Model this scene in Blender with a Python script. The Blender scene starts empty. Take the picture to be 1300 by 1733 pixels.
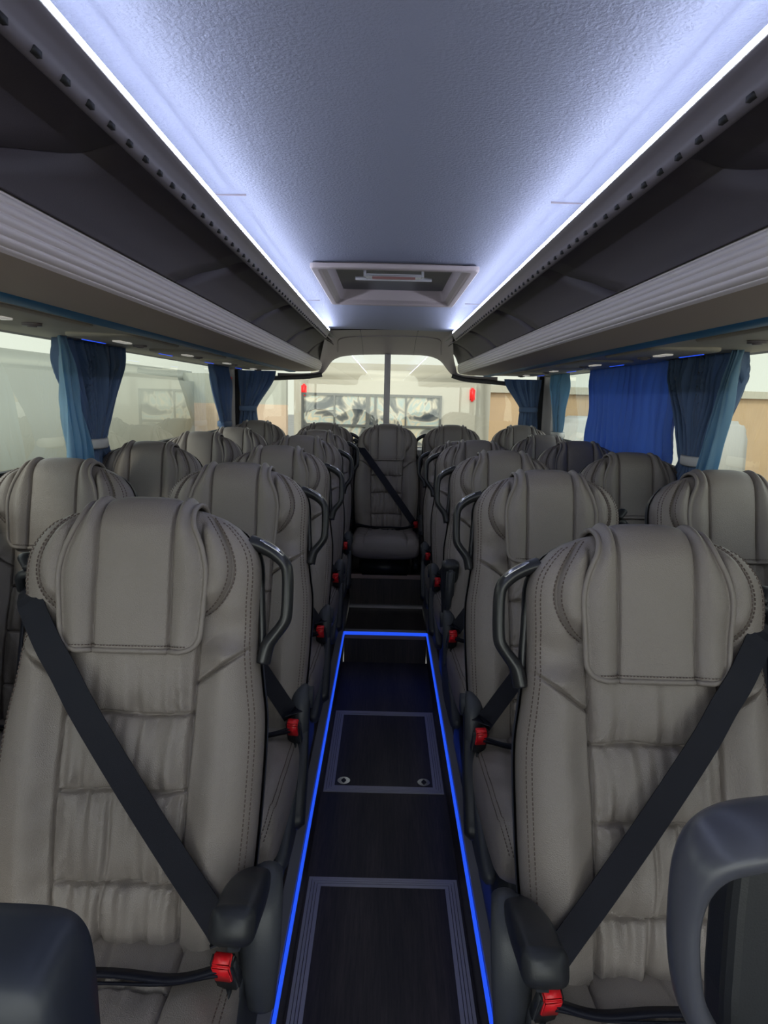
import bpy, bmesh, math, random
from mathutils import Vector, Matrix, noise
R = math.radians
PI = math.pi
scn = bpy.context.scene
COL = scn.collection
random.seed(7)
H = 1.57                      # eye height above the sunken aisle floor (floor z = 0)
F = 1120.0
CX0 = 0.016
X0 = 0.026                    # centre line of the bus
PZ = 0.19                     # seat platform height

# ------------------------------------------------------------------ camera
cam_d = bpy.data.cameras.new('camera'); cam = bpy.data.objects.new('camera', cam_d); COL.objects.link(cam)
cam_d.sensor_fit = 'HORIZONTAL'; cam_d.sensor_width = 36; cam_d.lens = F/1300*36
cam_d.clip_start = 0.02; cam_d.clip_end = 200
CROLL = 1.4
PITCH = math.atan((866.5-670)/F)
cam.matrix_world = Matrix.Translation((0, 0, H)) @ Matrix.Rotation(PI/2-PITCH, 4, 'X') @ Matrix.Rotation(R(CROLL), 4, 'Z')
scn.camera = cam
CM = cam.matrix_world.copy()
def px(x, y, Z):
    return CM @ Vector(((x-650)/F*Z, -(y-866.5)/F*Z, -Z))

# ------------------------------------------------------------------ helpers
def link(name, me, mat=None, parent=None, smooth=True):
    o = bpy.data.objects.new(name, me); COL.objects.link(o)
    if mat is not None:
        if len(me.materials): me.materials.clear()
        for m in (mat if isinstance(mat, (list, tuple)) else [mat]): me.materials.append(m)
    if smooth:
        for p in me.polygons: p.use_smooth = True
    if parent is not None: o.parent = parent
    return o
def fin(name, bm, mat=None, parent=None, smooth=True, recalc=True):
    if recalc: bmesh.ops.recalc_face_normals(bm, faces=bm.faces)
    me = bpy.data.meshes.new(name); bm.to_mesh(me); bm.free()
    return link(name, me, mat, parent, smooth)
def tag(o, label=None, cat=None, group=None, kind=None):
    if label: o['label'] = label
    if cat: o['category'] = cat
    if group: o['group'] = group
    if kind: o['kind'] = kind
    return o
def struct(o, label=None):
    o['kind'] = 'structure'
    if label: o['label'] = label; 
    o['category'] = o.name.split('_')[0]
    return o
def empty(name, loc):
    o = bpy.data.objects.new(name, None); COL.objects.link(o); o.location = loc
    o.empty_display_size = .1
    return o
def bevel_sharp(o, w, seg=2):
    m = o.modifiers.new('bevel', 'BEVEL'); m.width = w; m.segments = seg; m.limit_method = 'ANGLE'; m.angle_limit = R(40)
    return o
def box(bm, a, b, mi=0):
    x0, y0, z0 = a; x1, y1, z1 = b
    vs = [bm.verts.new(p) for p in ((x0,y0,z0),(x1,y0,z0),(x1,y1,z0),(x0,y1,z0),(x0,y0,z1),(x1,y0,z1),(x1,y1,z1),(x0,y1,z1))]
    for f in ((0,3,2,1),(4,5,6,7),(0,1,5,4),(1,2,6,5),(2,3,7,6),(3,0,4,7)):
        fc = bm.faces.new([vs[i] for i in f]); fc.material_index = mi
    return vs
def grid_faces(bm, rows, closed_u=False, closed_v=False, mi=0):
    nr = len(rows); nc = len(rows[0])
    for i in range(nr if closed_v else nr-1):
        r0 = rows[i]; r1 = rows[(i+1) % nr]
        for j in range(nc if closed_u else nc-1):
            k = (j+1) % nc
            try:
                f = bm.faces.new((r0[j], r0[k], r1[k], r1[j])); f.material_index = mi
            except ValueError: pass
def catmull(pts, n=8):
    P = [Vector(p) for p in pts]; out = []
    for i in range(len(P)-1):
        p0 = P[max(i-1,0)]; p1 = P[i]; p2 = P[i+1]; p3 = P[min(i+2,len(P)-1)]
        for k in range(n):
            t = k/n
            out.append(.5*((2*p1)+(-p0+p2)*t+(2*p0-5*p1+4*p2-p3)*t*t+(-p0+3*p1-3*p2+p3)*t**3))
    out.append(P[-1]); return out
def tube(bm, pts, r, seg=10, cap=True, closed=False, flat=(1,1), up=(0,0,1), mi=0):
    """sweep an ellipse along pts; r a number or a list"""
    n = len(pts); rows = []; up = Vector(up)
    for i, p in enumerate(pts):
        p = Vector(p)
        if closed: t = Vector(pts[(i+1)%n])-Vector(pts[i-1])
        else: t = Vector(pts[min(i+1,n-1)])-Vector(pts[max(i-1,0)])
        t.normalize()
        a = t.cross(up)
        if a.length < 1e-4: a = t.cross(Vector((1,0,0)))
        a.normalize(); b = a.cross(t).normalized()
        rr = r[i] if isinstance(r, (list, tuple)) else r
        rows.append([bm.verts.new(p + a*rr*flat[0]*math.cos(2*PI*k/seg) + b*rr*flat[1]*math.sin(2*PI*k/seg)) for k in range(seg)])
    grid_faces(bm, rows, closed_u=True, closed_v=closed, mi=mi)
    if cap and not closed:
        f = bm.faces.new(rows[0]); f.material_index = mi
        f = bm.faces.new(rows[-1][::-1]); f.material_index = mi
def extrude_profile(bm, prof, y0, y1, closed=False, ny=1, mi=0, cap=False):
    """prof in (x,z), run along y"""
    rows = []
    for i in range(ny+1):
        y = y0+(y1-y0)*i/ny
        rows.append([bm.verts.new((p[0], y, p[1])) for p in prof])
    grid_faces(bm, rows, closed_u=closed, mi=mi)
    if cap and closed:
        bm.faces.new(rows[0]).material_index = mi; bm.faces.new(rows[-1][::-1]).material_index = mi
def interp(tab, x):
    if x <= tab[0][0]: return tab[0][1]
    for (a, fa), (b, fb) in zip(tab, tab[1:]):
        if x <= b:
            t = (x-a)/(b-a); return fa+(fb-fa)*t
    return tab[-1][1]
def sinterp(tab, x):
    if x <= tab[0][0]: return tab[0][1]
    n = len(tab)
    for i in range(n-1):
        if x <= tab[i+1][0]:
            x0, y0 = tab[i]; x1, y1 = tab[i+1]; h = x1-x0; t = (x-x0)/h
            m0 = (y1-tab[i-1][1])/(x1-tab[i-1][0]) if i > 0 else (y1-y0)/h
            m1 = (tab[i+2][1]-y0)/(tab[i+2][0]-x0) if i+2 < n else (y1-y0)/h
            return (2*t**3-3*t*t+1)*y0+(t**3-2*t*t+t)*h*m0+(-2*t**3+3*t*t)*y1+(t**3-t*t)*h*m1
    return tab[-1][1]
def sm(a, b, x):
    t = max(0., min(1., (x-a)/(b-a))); return t*t*(3-2*t)
def gs(x, s): return math.exp(-(x/s)**2)

# ------------------------------------------------------------------ materials
def mat(name, col, rough=.5, metal=0, spec=.5, emis=None, es=0, bump=None, var=None, coat=0, sheen=0):
    m = bpy.data.materials.new(name); m.use_nodes = True
    nt = m.node_tree; b = nt.nodes['Principled BSDF']
    b.inputs['Base Color'].default_value = (*col, 1); b.inputs['Roughness'].default_value = rough
    b.inputs['Metallic'].default_value = metal; b.inputs['Specular IOR Level'].default_value = spec
    b.inputs['Coat Weight'].default_value = coat
    b.inputs['Sheen Weight'].default_value = sheen
    if emis: b.inputs['Emission Color'].default_value = (*emis, 1); b.inputs['Emission Strength'].default_value = es
    tc = nt.nodes.new('ShaderNodeTexCoord')
    if var:
        sc, amt, stretch = var
        mp = nt.nodes.new('ShaderNodeMapping'); mp.inputs['Scale'].default_value = stretch
        nz = nt.nodes.new('ShaderNodeTexNoise'); nz.inputs['Scale'].default_value = sc; nz.inputs['Detail'].default_value = 6
        rp = nt.nodes.new('ShaderNodeValToRGB')
        rp.color_ramp.elements[0].position = .3; rp.color_ramp.elements[1].position = .7
        rp.color_ramp.elements[0].color = (*[c*(1-amt) for c in col], 1); rp.color_ramp.elements[1].color = (*[min(1, c*(1+amt)) for c in col], 1)
        nt.links.new(tc.outputs['Object'], mp.inputs['Vector']); nt.links.new(mp.outputs[0], nz.inputs['Vector'])
        nt.links.new(nz.outputs['Fac'], rp.inputs['Fac']); nt.links.new(rp.outputs[0], b.inputs['Base Color'])
    if bump:
        sc, st, kind = bump
        if kind == 'voronoi':
            t = nt.nodes.new('ShaderNodeTexVoronoi'); t.inputs['Scale'].default_value = sc; out = t.outputs['Distance']
        else:
            t = nt.nodes.new('ShaderNodeTexNoise'); t.inputs['Scale'].default_value = sc; t.inputs['Detail'].default_value = 4; out = t.outputs['Fac']
        nt.links.new(tc.outputs['Object'], t.inputs['Vector'])
        bp = nt.nodes.new('ShaderNodeBump'); bp.inputs['Strength'].default_value = st; bp.inputs['Distance'].default_value = .001
        nt.links.new(out, bp.inputs['Height']); nt.links.new(bp.outputs[0], b.inputs['Normal'])
    return m
M = {}
M['leather'] = mat('grey_leather', (.252, .220, .203), .34, spec=.5, bump=(520, .6, 'voronoi'), var=(6, .05, (1,1,1)))
M['leather_dark'] = mat('leather_shadow_grey', (.12, .112, .115), .45, bump=(650, .3, 'voronoi'))
M['piping'] = mat('piping_leather', (.24, .21, .194), .45, bump=(650, .3, 'voronoi'))
M['thread'] = mat('stitch_thread', (.12, .088, .08), .7)
M['belt'] = mat('belt_webbing', (.008, .009, .018), .5, spec=.22, bump=(900, .4, 'noise'))
M['black'] = mat('black_plastic', (.02, .022, .027), .42, bump=(500, .2, 'noise'))
M['charcoal'] = mat('charcoal_plastic', (.048, .052, .062), .45, bump=(420, .25, 'noise'))
M['handle'] = mat('handle_plastic', (.024, .025, .028), .28)
M['chrome'] = mat('chrome_cap', (.45, .45, .48), .22, metal=.9)
M['red'] = mat('red_button', (.75, .012, .02), .35)
M['shell'] = mat('blue_grey_shell', (.03, .035, .05), .4)
M['alu'] = mat('aluminium', (.48, .46, .48), .42, metal=.35)
M['steel'] = mat('latch_steel', (.75, .75, .78), .18, metal=1)
M['copper'] = mat('brown_nosing', (.30, .22, .19), .4, metal=.4)
M['header'] = mat('taupe_moulding', (.52, .45, .46), .5, bump=(300, .15, 'noise'))
M['lid'] = mat('dark_locker_lid', (.075, .062, .072), .6, bump=(380, .25, 'noise'))
M['rail'] = mat('rail_plastic', (.20, .175, .19), .42)
M['rib'] = mat('ribbed_silver', (.80, .73, .72), .36)
M['under'] = mat('beige_underside', (.60, .50, .43), .65, bump=(260, .2, 'noise'))
M['service'] = mat('beige_service_panel', (.50, .46, .39), .55)
M['blueband'] = mat('blue_band', (.03, .20, .42), .5)
M['wallgrey'] = mat('side_wall_grey', (.32, .31, .32), .7, bump=(200, .2, 'noise'))
M['pillar'] = mat('pillar_offwhite', (.48, .45, .45), .5)
M['white'] = mat('white_plastic', (.65, .64, .62), .45)
M['rubber'] = mat('window_rubber', (.015, .015, .017), .6)
M['led_white'] = mat('led_white', (1, 1, 1), .5, emis=(.70, .77, 1.0), es=13)
M['led_soft'] = mat('led_diffuser', (1, 1, 1), .5, emis=(.68, .75, 1.0), es=4.0)
M['led_blue'] = mat('led_blue', (.02, .08, .8), .4, emis=(.02, .10, 1.0), es=.36)
M['lamp'] = mat('lamp_lens', (.6, .6, .58), .2, emis=(1, .96, .88), es=.10)
M['grey_plinth'] = mat('plinth_grey', (.22, .22, .25), .5)

# ceiling lining: textured felt-like vinyl
def ceiling_mat():
    m = mat('ceiling_lining', (.50, .53, .66), .55, spec=.4)
    nt = m.node_tree; b = nt.nodes['Principled BSDF']; tc = nt.nodes.new('ShaderNodeTexCoord')
    n1 = nt.nodes.new('ShaderNodeTexNoise'); n1.inputs['Scale'].default_value = 170; n1.inputs['Detail'].default_value = 3
    n2 = nt.nodes.new('ShaderNodeTexNoise'); n2.inputs['Scale'].default_value = 26; n2.inputs['Detail'].default_value = 6; n2.inputs['Distortion'].default_value = 2.5
    rg = nt.nodes.new('ShaderNodeMapRange'); rg.inputs[1].default_value = .485; rg.inputs[2].default_value = .5
    rg2 = nt.nodes.new('ShaderNodeMapRange'); rg2.inputs[1].default_value = .5; rg2.inputs[2].default_value = .515; rg2.inputs[3].default_value = 0; rg2.inputs[4].default_value = 1
    sub = nt.nodes.new('ShaderNodeMath'); sub.operation = 'SUBTRACT'
    mul = nt.nodes.new('ShaderNodeMath'); mul.operation = 'MULTIPLY_ADD'; mul.inputs[1].default_value = .12
    for n in (n1, n2): nt.links.new(tc.outputs['Object'], n.inputs['Vector'])
    nt.links.new(n2.outputs['Fac'], rg.inputs[0]); nt.links.new(n2.outputs['Fac'], rg2.inputs[0])
    nt.links.new(rg.outputs[0], sub.inputs[0]); nt.links.new(rg2.outputs[0], sub.inputs[1])
    nt.links.new(sub.outputs[0], mul.inputs[0]); nt.links.new(n1.outputs['Fac'], mul.inputs[2])
    bp = nt.nodes.new('ShaderNodeBump'); bp.inputs['Strength'].default_value = .9; bp.inputs['Distance'].default_value = .0028
    nt.links.new(mul.outputs[0], bp.inputs['Height']); nt.links.new(bp.outputs[0], b.inputs['Normal'])
    return m
M['ceiling'] = ceiling_mat()
def wood_mat():
    m = mat('dark_wood_vinyl', (.025, .021, .023), .42, spec=.4)
    nt = m.node_tree; b = nt.nodes['Principled BSDF']; tc = nt.nodes.new('ShaderNodeTexCoord')
    mp = nt.nodes.new('ShaderNodeMapping'); mp.inputs['Scale'].default_value = (60, 3, 3)
    n = nt.nodes.new('ShaderNodeTexNoise'); n.inputs['Scale'].default_value = 2.2; n.inputs['Detail'].default_value = 8; n.inputs['Roughness'].default_value = .7
    mp2 = nt.nodes.new('ShaderNodeMapping'); mp2.inputs['Scale'].default_value = (7, .6, .6)
    n2 = nt.nodes.new('ShaderNodeTexNoise'); n2.inputs['Scale'].default_value = 1.5
    ad = nt.nodes.new('ShaderNodeMath'); ad.operation = 'MULTIPLY'
    rp = nt.nodes.new('ShaderNodeValToRGB'); rp.color_ramp.elements[0].position = .12; rp.color_ramp.elements[1].position = .42
    rp.color_ramp.elements[0].color = (.020, .018, .018, 1); rp.color_ramp.elements[1].color = (.085, .068, .058, 1)
    nt.links.new(tc.outputs['Object'], mp.inputs['Vector']); nt.links.new(tc.outputs['Object'], mp2.inputs['Vector'])
    nt.links.new(mp.outputs[0], n.inputs['Vector']); nt.links.new(mp2.outputs[0], n2.inputs['Vector'])
    nt.links.new(n.outputs['Fac'], ad.inputs[0]); nt.links.new(n2.outputs['Fac'], ad.inputs[1])
    nt.links.new(ad.outputs[0], rp.inputs['Fac']); nt.links.new(rp.outputs[0], b.inputs['Base Color'])
    return m
M['wood'] = wood_mat()
def glass_mat(name, tint, refl=1.0):
    m = bpy.data.materials.new(name); m.use_nodes = True; nt = m.node_tree; nt.nodes.clear()
    o = nt.nodes.new('ShaderNodeOutputMaterial'); mx = nt.nodes.new('ShaderNodeMixShader')
    t = nt.nodes.new('ShaderNodeBsdfTransparent'); t.inputs[0].default_value = (*tint, 1)
    g = nt.nodes.new('ShaderNodeBsdfGlossy'); g.inputs['Roughness'].default_value = .0; g.inputs['Color'].default_value = (.95*refl, .97*refl, .95*refl, 1)
    ge = nt.nodes.new('ShaderNodeNewGeometry'); dt = nt.nodes.new('ShaderNodeVectorMath'); dt.operation = 'DOT_PRODUCT'
    ab = nt.nodes.new('ShaderNodeMath'); ab.operation = 'ABSOLUTE'; om = nt.nodes.new('ShaderNodeMath'); om.operation = 'SUBTRACT'; om.inputs[0].default_value = 1
    pw = nt.nodes.new('ShaderNodeMath'); pw.operation = 'POWER'; pw.inputs[1].default_value = 4.2
    f = nt.nodes.new('ShaderNodeMath'); f.operation = 'MULTIPLY_ADD'; f.inputs[1].default_value = .88; f.inputs[2].default_value = .09
    nt.links.new(ge.outputs['Incoming'], dt.inputs[0]); nt.links.new(ge.outputs['Normal'], dt.inputs[1]); nt.links.new(dt.outputs['Value'], ab.inputs[0])
    nt.links.new(ab.outputs[0], om.inputs[1]); nt.links.new(om.outputs[0], pw.inputs[0]); nt.links.new(pw.outputs[0], f.inputs[0])
    nt.links.new(f.outputs[0], mx.inputs[0]); nt.links.new(t.outputs[0], mx.inputs[1]); nt.links.new(g.outputs[0], mx.inputs[2])
    nt.links.new(mx.outputs[0], o.inputs[0]); return m
M['glass'] = glass_mat('tinted_side_glass', (.80, .85, .78))
M['glass_rear'] = glass_mat('rear_glass', (.78, .80, .75))
M['glass_front'] = glass_mat('clear_windscreen_glass', (.95, .97, .95))
def cloth_mat(name, col, trans):
    m = bpy.data.materials.new(name); m.use_nodes = True; nt = m.node_tree; b = nt.nodes['Principled BSDF']
    o = nt.nodes['Material Output']
    b.inputs['Base Color'].default_value = (*col, 1); b.inputs['Roughness'].default_value = .6; b.inputs['Sheen Weight'].default_value = .3
    t = nt.nodes.new('ShaderNodeBsdfTranslucent'); t.inputs[0].default_value = (*col, 1)
    mx = nt.nodes.new('ShaderNodeMixShader'); mx.inputs[0].default_value = trans
    nt.links.new(b.outputs[0], mx.inputs[1]); nt.links.new(t.outputs[0], mx.inputs[2]); nt.links.new(mx.outputs[0], o.inputs['Surface'])
    w = nt.nodes.new('ShaderNodeTexNoise'); w.inputs['Scale'].default_value = 700
    tc = nt.nodes.new('ShaderNodeTexCoord'); nt.links.new(tc.outputs['Object'], w.inputs['Vector'])
    bp = nt.nodes.new('ShaderNodeBump'); bp.inputs['Strength'].default_value = .15; bp.inputs['Distance'].default_value = .001
    nt.links.new(w.outputs['Fac'], bp.inputs['Height']); nt.links.new(bp.outputs[0], b.inputs['Normal'])
    return m
M['curtain'] = cloth_mat('blue_curtain_cloth', (.17, .27, .47), .4)
M['curtain_deep'] = cloth_mat('deep_blue_curtain_cloth', (.19, .33, .72), .6)
M['curtain_light'] = cloth_mat('light_blue_curtain_lining', (.34, .55, .72), .5)
M['asphalt'] = mat('pale_concrete', (.30, .29, .26), .9, var=(1.5, .15, (1,1,1)))
M['cream'] = mat('cream_paint', (.50, .46, .36), .5)
M['cream2'] = mat('pale_cream_paint', (.50, .50, .42), .6)
M['sand'] = mat('sand_render', (.55, .38, .22), .85, var=(.8, .1, (1,1,1)), bump=(8, .3, 'noise'))
M['van'] = mat('white_van_paint', (.55,.53,.48), .35)
M['dark_glass'] = mat('reflective_dark_glass', (.16, .17, .16), .12, spec=.8)
M['red_lamp'] = mat('red_lamp_lens', (.85, .03, .03), .3, emis=(1, .02, .02), es=.25)
M['grille'] = mat('vent_black', (.02, .02, .02), .6)

# ------------------------------------------------------------------ seat surface functions
RC = R(17); BZ = .47; VT = .742
Wt = [(-.12,.190),(-.05,.200),(0,.207),(.12,.220),(.25,.227),(.36,.226),(.43,.216),(.50,.208),(.56,.208),(.62,.210),(.655,.204),(.685,.186),(.705,.166),(.720,.141),(.731,.111),(.738,.079),(.742,.05)]
def Wf(v): return interp(Wt, v) if v > .68 else sinterp(Wt, v)
TH = .055
def Tf(v):
    return TH*math.sqrt(max(0, 1-((v-.687)/.056)**2)) if v > .687 else TH
def w0(v): return sinterp([(-.12,-.01),(0,.0),(.12,.014),(.25,.016),(.38,.004),(.50,.004),(.60,.016),(.70,.018),(.75,.016)], v)
SE = [0.0, .104, .252, .376]
def cpan(v): return interp([(0,.105),(.2,.108),(.48,.113),(.8,.113)], v)
def arc(v):
    t = (v-.545)/(.725-.545)
    if t < 0 or t > 1: return None
    return .116+.053*math.sin(PI*(t**.85))**.8
def folds(x, seed):
    s = 0
    for k, (fr, am) in enumerate(((61,.5),(104,.6),(173,.45),(262,.3))):
        s += am*math.sin(fr*x+seed*(2.3+k*1.7)+1.5*math.sin(19*x+seed))
    return s
def detail(x, v):
    a = abs(x); c = cpan(v); d = 0
    low = 1-sm(.47, .53, v)
    # side bolsters and centre panel
    d += .030*sm(c-.004, c+.055, a)*low
    d -= .014*gs(a-c, .0026)*(1-sm(.60,.64,v))
    d -= .004*sm(c, c-.02, a)*0
    if a < c:
        seg = None
        bounds = [-.12]+SE+[.54]
        for i in range(len(bounds)-1):
            if bounds[i] <= v < bounds[i+1]:
                s0, s1 = bounds[i], bounds[i+1]; t = (v-s0)/(s1-s0)
                xx = 1-(a/c)**4
                d += .015*(1-abs(2*t-1)**3)*xx*low
                break
        for i, s in enumerate(SE):
            dd = v-s
            d -= .014*gs(dd-.0025*math.sin(40*x+i), .0026)
            sgn = 1 if dd > 0 else -1
            am = (.0092 if sgn < 0 else .0078)*math.exp(-abs(dd)/.045)*(1-math.exp(-abs(dd)/.004))
            am *= sm(c, c-.012, a)
            d += am*folds(x+.10*x*abs(dd)*8, i*3.1+(1.3 if sgn > 0 else 0))
        d += .0026*math.sin(70*x+9*v+2*math.sin(11*v))*low
        if v < .26: d -= .009*gs(x+.018-.10*(v-.1)*.5+.004*math.sin(30*v), .0042)*sm(.26,.22,v)
        if .26 < v < .37: d -= .003*gs(x-.02-.1*(v-.3), .006)
        # corner pulls
        for s in SE[1:]:
            q = (c-a)+abs(v-s)*.9
            d += .0022*math.sin(((c-a)-abs(v-s))*260)*math.exp(-q/.03)
    else:
        # diagonal yoke seam and pull folds above it
        vs = .428+(a-c)/(.215-c)*.072
        d -= .015*gs((v-vs)*.82, .0026)*low_mask(v)
        if vs < v < vs+.06: d += .006*(1-(v-vs)/.06)*sm(c, c+.02, a)*sm(0, .006, v-vs)
        if v > vs: d += .0045*math.sin((v-vs)*150+a*30+2*math.sin(a*40))*math.exp(-(v-vs)/.03)*sm(c, c+.02, a)*(1-sm(.55,.6,v))
        d += .0025*math.sin(v*75+6*math.sin(7*v)+ (1.5 if x>0 else 0))*gs(a-c-.02, .02)*low*.7
    # head wings
    A = arc(v)
    hd = sm(.50, .57, v)
    d += .012*sm(.125, .17, a)*hd
    if A is not None:
        d -= .008*gs(a-A, .003)
        if .112 < a < A:
            t = (a-.112)/max(.006, A-.112)
            d += .022*math.sin(PI*min(1, t))**.8*sm(0, .25, (v-.545)/.18)*sm(1, .8, (v-.545)/.18)
    return d
def low_mask(v): return 1 if .40 < v < .52 else 0
def bpos(x, v, w):
    return Vector((x, v*math.sin(RC)-w*math.cos(RC)+.055, BZ+v*math.cos(RC)+w*math.sin(RC)))
def front(x, v, off=0, det=True):
    W = Wf(v); q = min(1, abs(x)/W); T = Tf(v)
    w = T*(1-q**3.4)**(1/3.4)+w0(v)
    if det: w += detail(x, v)*(1-q**10)*min(1, T/TH*1.0)
    return bpos(x, v, w+off)

def backrest_mesh():
    bm = bmesh.new(); rows = []
    vs = [-.12+ (.687+.12)*i/330 for i in range(330)]
    vs += [.687+.0552*math.sin(PI/2*i/20) for i in range(21)]
    nf = 210; nb = 26
    for v in vs:
        W = Wf(v); T = Tf(v); r = []
        for i in range(nf+1):
            p = -1+2*i/nf; q = .45*p+.55*math.sin(PI/2*p)
            x = W*q
            w = T*max(0, (1-abs(q)**3.4))**(1/3.4)+w0(v)+detail(x, v)*(1-abs(q)**10)*min(1, T/TH)
            r.append(bm.verts.new(bpos(x, v, w)))
        for i in range(1, nb):
            p = 1-2*i/nb; q = math.sin(PI/2*p); x = W*q
            w = -T*max(0, (1-abs(q)**3))**(1/3)+w0(v)
            r.append(bm.verts.new(bpos(x, v, w)))
        rows.append(r)
    grid_faces(bm, rows, closed_u=True)
    bm.faces.new(rows[-1]); bm.faces.new(rows[0][::-1])
    bmesh.ops.recalc_face_normals(bm, faces=bm.faces)
    me = bpy.data.meshes.new('backrest'); bm.to_mesh(me); bm.free(); return me

def cover_half(v): return sinterp([(.48,.118),(.50,.120),(.56,.124),(.62,.127),(.66,.119),(.70,.103),(.735,.0965),(.80,.0965)], v)
def cover_point(x, s):
    """s = distance along the cover from the front lower hem"""
    Lf = .687-.484; r = TH+.012
    ch = 0
    def puff(a, W):
        sx = .066
        g = -.0085*gs(a-sx, .0026)
        if a < sx: b = .005*(1-(a/sx)**4)
        else: b = .010*math.sin(PI*min(1, (a-sx)/max(.01, (W-.008-sx))))
        return g+b
    a = abs(x)
    if s <= Lf:
        v = .484+s; W = cover_half(v)
        q = a/Wf(v); w = TH*(1-q**3.4)**(1/3.4)+w0(v)+.013+puff(a, W)+.006*sm(.06, W, a)
        w += .004*sm(.10, 0, s)
        w += .0014*math.sin(38*s+14*x)
        return bpos(x, v, w)
    s2 = s-Lf; L2 = PI*r
    q = a/Wf(.687); base = TH*(1-q**3.4)**(1/3.4)+.013+.006*sm(.06, .106, a)
    if s2 <= L2:
        th = s2/r; W = cover_half(min(.735, .687+r*math.sin(th))) if th < PI/2 else .0965
        pf = puff(a, W)
        return bpos(x, .687+(r+pf)*math.sin(th)-.010*(a/.1)**3*math.sin(th), w0(.687)+(base+pf)*math.cos(th)+.0012*math.sin(38*Lf+14*x)*max(0,math.cos(th)))
    return bpos(x, .687-(s2-L2), w0(.687)-base)
def cover_meshes():
    bm = bmesh.new(); rows = []
    Lf = .687-.484; Lt = Lf+PI*(TH+.012)+.10
    ns = 150; nx = 124; edge = []
    for i in range(ns+1):
        s = Lt*i/ns
        v = .484+min(s, .26)
        W = cover_half(v)
        # rounded lower corners
        if s < .03: W -= .03-math.sqrt(max(0, .03**2-(.03-s)**2))
        r = [cover_point(W*(-1+2*j/nx), s) for j in range(nx+1)]
        rows.append(r)
    left = [r[0] for r in rows]; right = [r[-1] for r in rows]
    vr = [[bm.verts.new(p) for p in r] for r in rows]
    grid_faces(bm, vr)
    bmesh.ops.recalc_face_normals(bm, faces=bm.faces)
    me = bpy.data.meshes.new('headrest_cover'); bm.to_mesh(me); bm.free()
    loop = left[::-1]+rows[0][1:-1]+right
    bm = bmesh.new(); tube(bm, loop, .0048, seg=8, up=(0,-1,.3))
    bmesh.ops.recalc_face_normals(bm, faces=bm.faces)
    me2 = bpy.data.meshes.new('piping'); bm.to_mesh(me2); bm.free()
    return me, me2
def dash(bm, p, q, r=.0007, n=None):
    d = (q-p).normalized(); n = n or Vector((0,-1,.3)).normalized(); s = d.cross(n).normalized()*r*1.3; u = s.cross(d).normalized()*r
    vs = [bm.verts.new(b+k) for b in (p, q) for k in (s+u, s-u, -s-u, -s+u)]
    for f in ((0,1,2,3),(7,6,5,4),(0,4,5,1),(1,5,6,2),(2,6,7,3),(3,7,4,0)): bm.faces.new([vs[i] for i in f])
def stitch_path(bm, P, pitch=.0078, fill=.62):
    L = 0; acc = [0]
    for a, b in zip(P, P[1:]): L += (b-a).length; acc.append(L)
    def at(s):
        for i in range(len(acc)-1):
            if s <= acc[i+1]:
                t = (s-acc[i])/max(1e-9, acc[i+1]-acc[i]); return P[i].lerp(P[i+1], t)
        return P[-1]
    s = 0
    while s+pitch*fill < L:
        dash(bm, at(s), at(s+pitch*fill)); s += pitch
def stitching_mesh(side):
    bm = bmesh.new()
    for sg in ((side,) if side else ()):
        for off in (-.0055, .0055):
            P = []
            for i in range(60):
                v = .548+(.722-.548)*i/59; A = arc(v)
                P.append(front(sg*(A+off), v, .0006))
            stitch_path(bm, P)
        for k in (.925, .958):
            P = []
            for i in range(160):
                v = .02+(.712-.02)*i/159
                P.append(front(sg*Wf(v)*k, v, .0006))
            stitch_path(bm, P)
    # lower hem of the cover
    if not side: P = [cover_point(-.10+.20*i/60, .009)+Vector((0,-.0035,.001)) for i in range(61)]
    if not side: stitch_path(bm, P, .0055, .55)
    me = bpy.data.meshes.new('stitching'); bmesh.ops.recalc_face_normals(bm, faces=bm.faces); bm.to_mesh(me); bm.free(); return me
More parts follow.
